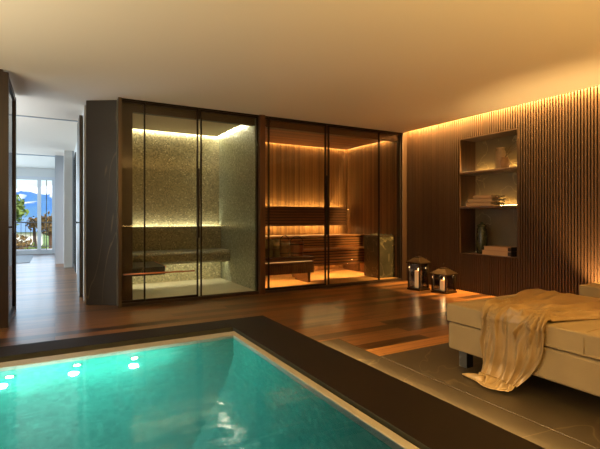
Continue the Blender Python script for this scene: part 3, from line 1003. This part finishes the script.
# ------------------------------------------------------------------ loungers
def lounger(label, x, y, wd, ln, group):
    """origin at the far end, left corner; runs towards the camera"""
    t = thing('daybed', label, 'daybed', (x, y, 0), 0, group)
    for sx in (0.1, wd - 0.1):
        for sy in (-0.09, -ln + 0.12):
            box('leg', M['leg'], sx - 0.035, sx + 0.035, sy - 0.035, sy + 0.035, 0.001, 0.135, t)
    box('base', M['upholstery'], 0.0, wd, -ln, 0.0, 0.135, 0.338, t, 0.02).modifiers[0].segments = 4
    bm = bmesh.new()
    nx, ny = 24, 44
    # crowned cushion
    top = []
    cu = MB(); cu.box(-0.008, wd + 0.008, -ln - 0.008, 0.008, 0.345, 0.478)
    bmesh.ops.subdivide_edges(cu.bm, edges=cu.bm.edges[:], cuts=12, use_grid_fill=True)
    for v in cu.bm.verts:
        u = v.co.x / wd; w_ = -v.co.y / ln
        edge = min(max(u, 0), 1) * (1 - min(max(u, 0), 1)) * min(max(w_, 0), 1) * (1 - min(max(w_, 0), 1))
        if v.co.z > 0.47: v.co.z += 0.012 * min(1, edge * 18)
    bm.free()
    co = cu.build('cushion', M['upholstery'], t, bevel=0.035, seg=5, smooth=False)
    for q in co.data.polygons: q.use_smooth = True
    pi_ = MB()
    yy = -1.0
    pi_.tube([(-0.010, yy, 0.36), (-0.012, yy, 0.44), (-0.002, yy, 0.472), (0.03, yy, 0.481), (wd * 0.5, yy, 0.492), (wd - 0.02, yy, 0.482)], 0.004, 6)
    pi_.build('seam', M['upholstery'], co, smooth=True)
    return t


LX, LY = 2.645, 2.385
lounger('long beige velvet daybed with a gold throw over its edge', LX, LY, 1.15, 2.6, 'daybeds on the stone floor')
lounger('second beige daybed behind the first beside the slatted wall', 4.50, 2.40, 0.85, 2.6, 'daybeds on the stone floor')

# throw
nu, nv = 130, 170
bm = bmesh.new()
grid = []


def lerp(a, b, t): return a + (b - a) * t


def sm(a, b, t):
    t = min(1, max(0, (t - a) / (b - a))); return t * t * (3 - 2 * t)


ztop = 0.4955
for j in range(nv + 1):
    t = j / nv
    row = []
    for i in range(nu + 1):
        u = i / nu
        N1 = mnoise.noise(Vector((u * 3.2, t * 2.6, 1.3)))
        N2 = mnoise.noise(Vector((u * 9, t * 5.0, 4.0)))
        N3 = mnoise.noise(Vector((u * 22, t * 9.0, 8.0)))
        ph = pi * (5.2 * u + 0.9 * N1 + 0.5 * t)
        ridge = 1 - 2 * abs(sin(ph))                      # sharp pleats
        soft = sin(2 * pi * (2.3 * u + 0.6 * N1 + 0.8 * t))
        fold = 0.62 * ridge + 0.38 * soft + 0.45 * N2 + 0.15 * N3
        f01 = max(0.0, 0.5 + 0.5 * fold)
        win = sm(0.20, 0.40, t) * (1 - sm(0.58, 0.74, t))
        wr = max(0.0, 1 - 1.6 * abs(sin(pi * (9.5 * u + 2.6 * N1 + 2.2 * t)))) * (0.55 + 0.9 * N2 + 0.4 * N3)
        f01 = f01 * (1 - 0.35 * win) + 1.0 * win * max(0.0, wr)
        Ye = 2.05 - 0.45 * u
        Xedge = LX - 0.008
        if t < 0.46:                                    # lying on the cushion
            k = t / 0.46
            Ys = 2.345 - 0.88 * u
            bend = -0.10 * sin(pi * k) * (u - 0.25)
            X = lerp(3.74, Xedge + 0.05, k)
            Y = lerp(Ys, Ye, sm(0, 1.0, k)) + bend + 0.012 * N2
            Z = ztop + 0.058 * (0.25 + 0.75 * k) * f01
            if u > 0.94: Z = lerp(Z, ztop, (u - 0.94) / 0.06)
        elif t < 0.56:                                  # over the rounded edge
            k = (t - 0.46) / 0.10
            a = k * pi / 2
            R_ = 0.055
            X = Xedge + 0.05 - R_ * sin(a) - 0.054 * f01 * sin(a)
            Z = ztop - R_ * (1 - cos(a)) + 0.054 * f01 * cos(a)
            Y = Ye + 0.012 * N2
        elif t < 0.90:                                  # falling down the side
            k = (t - 0.56) / 0.34
            Yb = 2.05 - 0.29 * u
            Y = lerp(Ye, Yb, k ** 2.1) + 0.012 * N2
            Z = lerp(ztop - 0.055, 0.05, k)
            X = Xedge - 0.005 - (0.044 + 0.010 * k) * f01 - 0.004 * k * k
            if k > 0.72: X -= 0.025 * ((k - 0.72) / 0.28) ** 2
        else:                                           # gathered on the floor
            k = (t - 0.90) / 0.10
            Yb = 2.05 - 0.29 * u
            f01 = lerp(f01, 0.5, sm(0, 1, k))
            X0 = Xedge - 0.005 - 0.054 * f01 - 0.029
            X = X0 - 0.075 * k * (0.45 + 0.75 * sin(pi * min(1, 0.1 + u * 0.9)))
            Y = lerp(Yb, 1.93, 0.22 * k) + 0.012 * N2
            Z = 0.05 - 0.032 * sm(0, 0.6, k) + 0.006 * sin(k * 9 + 5 * u) * (1 - k) + 0.032 * f01 * sin(pi * min(1, 0.25 + k * 0.75))
        row.append(bm.verts.new((X, Y, max(Z, 0.012))))
    grid.append(row)
for j in range(nv):
    for i in range(nu):
        bm.faces.new((grid[j][i], grid[j][i + 1], grid[j + 1][i + 1], grid[j + 1][i]))
q = MB(); q.bm.free(); q.bm = bm
tq = q.build('throw_blanket', M['throw'], smooth=True, solid=0.006)
tl = MB().tube([(2.545, 1.98, 0.034), (2.55, 2.05, 0.032), (2.555, 2.11, 0.024), (2.56, 2.17, 0.012)], [0.03, 0.026, 0.017, 0.006], 10).build('corner_tip', M['throw'], tq, smooth=True)
tag(tq, 'gold satin throw draped over the daybed and down to the stone floor', 'blanket')

# ------------------------------------------------------------------ corridor
t = thing('door_1', 'dark framed smoked glass door standing at the left corridor edge', 'door', (-0.445, 5.42, 0)); t['kind'] = 'structure'
fr = MB()
fr.box(-0.025, 0.025, 0.0, 0.07, 0, 2.645)
fr.box(-0.025, 0.025, 0.98, 1.06, 0, 2.62)
fr.box(-0.02, 0.02, 0.07, 0.98, 2.57, 2.64)
fr.box(-0.02, 0.02, 0.07, 0.98, 0.0, 0.05)
fr.build('door_frame', M['darkwood'], t)
box('door_pane', M['smoke'], -0.005, 0.005, 0.07, 0.98, 0.05, 2.57, t)
hd = MB(); hd.box(0.025, 0.07, 0.01, 0.03, 1.03, 1.05).box(0.06, 0.075, 0.0, 0.04, 0.98, 1.10)
hd.build('door_handle', M['frame'], t)
t = thing('door_2', 'dark pivot door open edge on before the white corridor wall', 'door', (0.325, 6.96, 0)); t['kind'] = 'structure'
box('door_leaf', M['jamb'], -0.022, 0.020, 0.0, 0.72, 0.008, 2.6, t, 0.002)
hd = MB(); hd.box(-0.06, -0.022, 0.04, 0.055, 1.06, 1.075).box(-0.062, -0.05, 0.04, 0.16, 1.055, 1.08).box(0.028, 0.031, 0.03, 0.06, 1.04, 1.1)
hd.build('door_handle', M['frame'], t)
t = thing('door_3', 'dark glazed door at the end of the corridor right wall', 'door', (0.378, 10.2, 0)); t['kind'] = 'structure'
fr = MB(); fr.box(-0.01, 0.006, 0, 0.06, 0, 2.5).box(-0.01, 0.006, 0.94, 1.0, 0, 2.5).box(-0.01, 0.006, 0.06, 0.94, 2.44, 2.5).box(-0.01, 0.006, 0.06, 0.94, 0, 0.1)
fr.build('door_frame', M['frame'], t)
box('door_pane', M['smoke'], -0.003, 0.003, 0.06, 0.94, 0.1, 2.44, t)

t = thing('window_1', 'white framed sliding glass front at the end of the corridor', 'window', (-1.5, 15.95, 0)); t['kind'] = 'structure'
fr = MB()
fr.box(-1.5, 1.5, -0.04, 0.06, 2.32, 2.42)
fr.box(-1.5, 1.5, -0.04, 0.06, 0.0, 0.12)
fr.box(1.42, 1.5, -0.04, 0.06, 0.12, 2.32)
fr.box(-1.5, -1.42, -0.04, 0.06, 0.12, 2.32)
fr.box(1.02, 1.12, -0.05, 0.05, 0.12, 2.32)
fr.box(-0.05, 0.05, -0.05, 0.05, 0.12, 2.32)
fr.build('window_frame', M['alu'], t)
box('mullion', M['railing'], 1.255, 1.275, -0.02, 0.03, 0.12, 2.32, t)
for a, b in ((-1.42, -0.05), (0.05, 1.02), (1.12, 1.255), (1.275, 1.42)):
    box('pane', M['winglass'], a, b, 0.0, 0.008, 0.12, 2.32, t)
tag(box('floor_rug', M['rug'], -2.4, -0.56, 12.9, 15.4, 0.001, 0.012), 'flat grey rug on the corridor floor before the window', 'rug')

# ------------------------------------------------------------------ outdoors
struct(box('balcony_floor', M['paving'], -6, 3, 16.1, 18.2, -0.1, 0.02))
t = thing('balcony_railing', 'grey steel balcony railing with thin bars beyond the window', 'railing', (-1.5, 18.0, 0.02))
box('top_rail', M['railing'], -3.5, 3.5, -0.025, 0.025, 0.93, 0.97, t)
box('bottom_rail', M['railing'], -3.5, 3.5, -0.015, 0.015, 0.08, 0.11, t)
for i in range(50):
    xx = -3.45 + i * 0.14
    box('baluster', M['railing'], xx - 0.007, xx + 0.007, -0.007, 0.007, 0.11, 0.93, t)

bm = bmesh.new()
gx, gy = 40, 40
gg = []
for i in range(gx + 1):
    rowv = []
    for j in range(gy + 1):
        X = -150 + 300 * i / gx; Y = 18.4 + 200 * (j / gy) ** 2
        Z = -1.2 + 0.6 * mnoise.noise(Vector((X * 0.05, Y * 0.05, 0))) - 0.012 * (Y - 18)
        rowv.append(bm.verts.new((X, Y, Z)))
    gg.append(rowv)
for i in range(gx):
    for j in range(gy):
        bm.faces.new((gg[i][j], gg[i + 1][j], gg[i + 1][j + 1], gg[i][j + 1]))
q = MB(); q.bm.free(); q.bm = bm
struct(q.build('terrain', M['lawn'], smooth=True))
bm = bmesh.new()
gg = []
for i in range(121):
    rowv = []
    for j in range(25):
        X = -420 + 840 * i / 120; v = j / 24; Y = 380 + 160 * v
        hgt = (0.5 + 0.5 * sin(pi * v)) * v
        Z = -8 + (42 + 15 * mnoise.noise(Vector((X * 0.012, 0.5, 0))) + 11 * mnoise.noise(Vector((X * 0.06, 2.5, 0)))) * min(1, v * 1.25) + 7 * mnoise.noise(Vector((X * 0.04, Y * 0.04, 7))) * sin(pi * v)
        rowv.append(bm.verts.new((X, Y, Z)))
    gg.append(rowv)
for i in range(120):
    for j in range(24):
        bm.faces.new((gg[i][j], gg[i + 1][j], gg[i + 1][j + 1], gg[i][j + 1]))
q = MB(); q.bm.free(); q.bm = bm
struct(q.build('mountains', M['mountain'], smooth=True))


def tree(label, x, y, z, th, cr, leafm, n, group='trees beyond the balcony'):
    t = thing('garden_tree', label, 'tree', (x, y, z), 0, group)
    MB().tube([(0, 0, 0), (0.05, 0, th * 0.5), (0, 0.05, th)], [0.12, 0.09, 0.05], 8).build('trunk', M['bark'], t)
    lf = MB()
    for i in range(n):
        d = Vector((random.gauss(0, 1), random.gauss(0, 1), random.gauss(0, 0.8))).normalized() * cr * random.uniform(0.35, 1)
        c0 = Vector((0, 0, th)) + d
        s_ = cr * random.uniform(0.12, 0.25)
        a = Vector((random.uniform(-1, 1), random.uniform(-1, 1), random.uniform(-1, 1))).normalized() * s_
        b = a.cross(Vector((random.uniform(-1, 1), random.uniform(-1, 1), random.uniform(-1, 1)))).normalized() * s_ * 0.5
        vs = [lf.bm.verts.new(c0 + w_) for w_ in (a, b, -a, -b)]
        lf.bm.faces.new(vs)
    lf.build('foliage', leafm, t)


tree('brown leafed tree behind the thin bar of the window', -0.22, 25.0, -1.3, 2.1, 0.62, M['leafdry'], 420)
tree('small brown tree left of the white window bar', -0.92, 25.6, -1.3, 2.15, 0.36, M['leafdry'], 300)
tree('bright green tree at the left edge of the window view', -1.85, 25.0, -1.3, 2.8, 0.75, M['leaf'], 420)
tree('low green bush right behind the balcony railing', 0.25, 22.5, -1.2, 0.75, 0.55, M['leaf'], 360)
tree('low light green bush in the middle of the garden', -0.75, 22.0, -1.2, 0.7, 0.55, M['leaf'], 360)
tree('low brown bush at the left of the garden', -1.45, 24.2, -1.3, 1.05, 0.6, M['leafdry'], 360)
t = thing('garden_house', 'low house with blue grey roof beyond the balcony', 'house', (-4.2, 44.0, -1.6))
box('wall', M['white'], -3.2, 3.2, 0, 4, 0, 1.499, t)
rb_ = MB()
v_ = [rb_.bm.verts.new(q_) for q_ in ((-3.6, -0.5, 1.5), (3.6, -0.5, 1.5), (3.6, 4.5, 1.5), (-3.6, 4.5, 1.5), (-3.2, 2.0, 2.75), (3.2, 2.0, 2.75))]
for f_ in ((0, 1, 5, 4), (1, 2, 5), (2, 3, 4, 5), (3, 0, 4), (3, 2, 1, 0)):
    rb_.bm.faces.new([v_[i_] for i_ in f_])
rb_.build('roof', M['roofblue'], t)

# ------------------------------------------------------------------ pool lamps
for (x, lz, lab) in ((-0.28, -0.135, 'underwater pool lamp nearest the glass door, on the far pool wall'), (0.145, -0.10, 'middle underwater lamp on the far pool wall'), (0.555, -0.14, 'underwater pool lamp nearest the pool corner, on the far wall')):
    t = thing('pool_lamp', lab, 'pool lamp', (x, by1, lz), 0, 'lamps in the pool wall')
    pr = MB()
    ring = [(0.028 * cos(2 * pi * i / 20), -0.005, 0.028 * sin(2 * pi * i / 20)) for i in range(20)]
    pr.tube(ring, 0.006, 8, closed=True); pr.build('trim_ring', M['bronze'], t, smooth=True)
    b = MB().lathe([(0.024, 0.0), (0.024, 0.007), (0.014, 0.011)], seg=20)
    bmesh.ops.rotate(b.bm, verts=b.bm.verts[:], cent=(0, 0, 0), matrix=Matrix.Rotation(pi / 2, 3, 'X'))
    b.build('lens', M['lens'], t)
    point('pool_lamp_light', (x - 0.03, by1 - 0.16, lz - 0.02), 21, (0.66, 1.0, 0.90), 0.03)

# LED hidden under the lip of the coping, washing the stone floor
t = led('warm light line under the outer lip of the pool coping', CX1 + 0.001, CX1 + 0.008, -1.4, 3.39, 0.088, 0.094, 'ledlip', None)
u_ = area('lip_wash', (CX1 + 0.012, 1.0, 0.086), 0.015, (CX1 + 0.012, 1.0, 0), 100, (1.0, 0.70, 0.34), 4.8, 150)
u_.rotation_euler = (0, radians(-22), 0)
# floor uplight washing the slatted wall behind the second daybed
t = thing('floor_uplight', 'small black uplight on the floor between daybed and slatted wall', 'lamp', (5.34, 2.64, 0.002))
MB().lathe([(0.05, 0), (0.052, 0.004), (0.052, 0.06), (0.044, 0.06), (0.040, 0.045)], seg=24).build('housing', M['lantern'], t, smooth=False)
MB().lathe([(0.036, 0.0455), (0.036, 0.052), (0.02, 0.055)], seg=24).build('lens', M['ledledge'], t)
l = bpy.data.lights.new('floor_uplight_lamp', 'SPOT'); l.energy = 260; l.color = (1.0, 0.64, 0.24)
l.spot_size = radians(80); l.spot_blend = 0.8; l.shadow_soft_size = 0.03
o = bpy.data.objects.new('floor_uplight_lamp', l); COL.objects.link(o); o.location = (5.34, 2.64, 0.08)
o.rotation_euler = Vector((0.22, 0.06, 0.85)).to_track_quat('-Z', 'Y').to_euler()
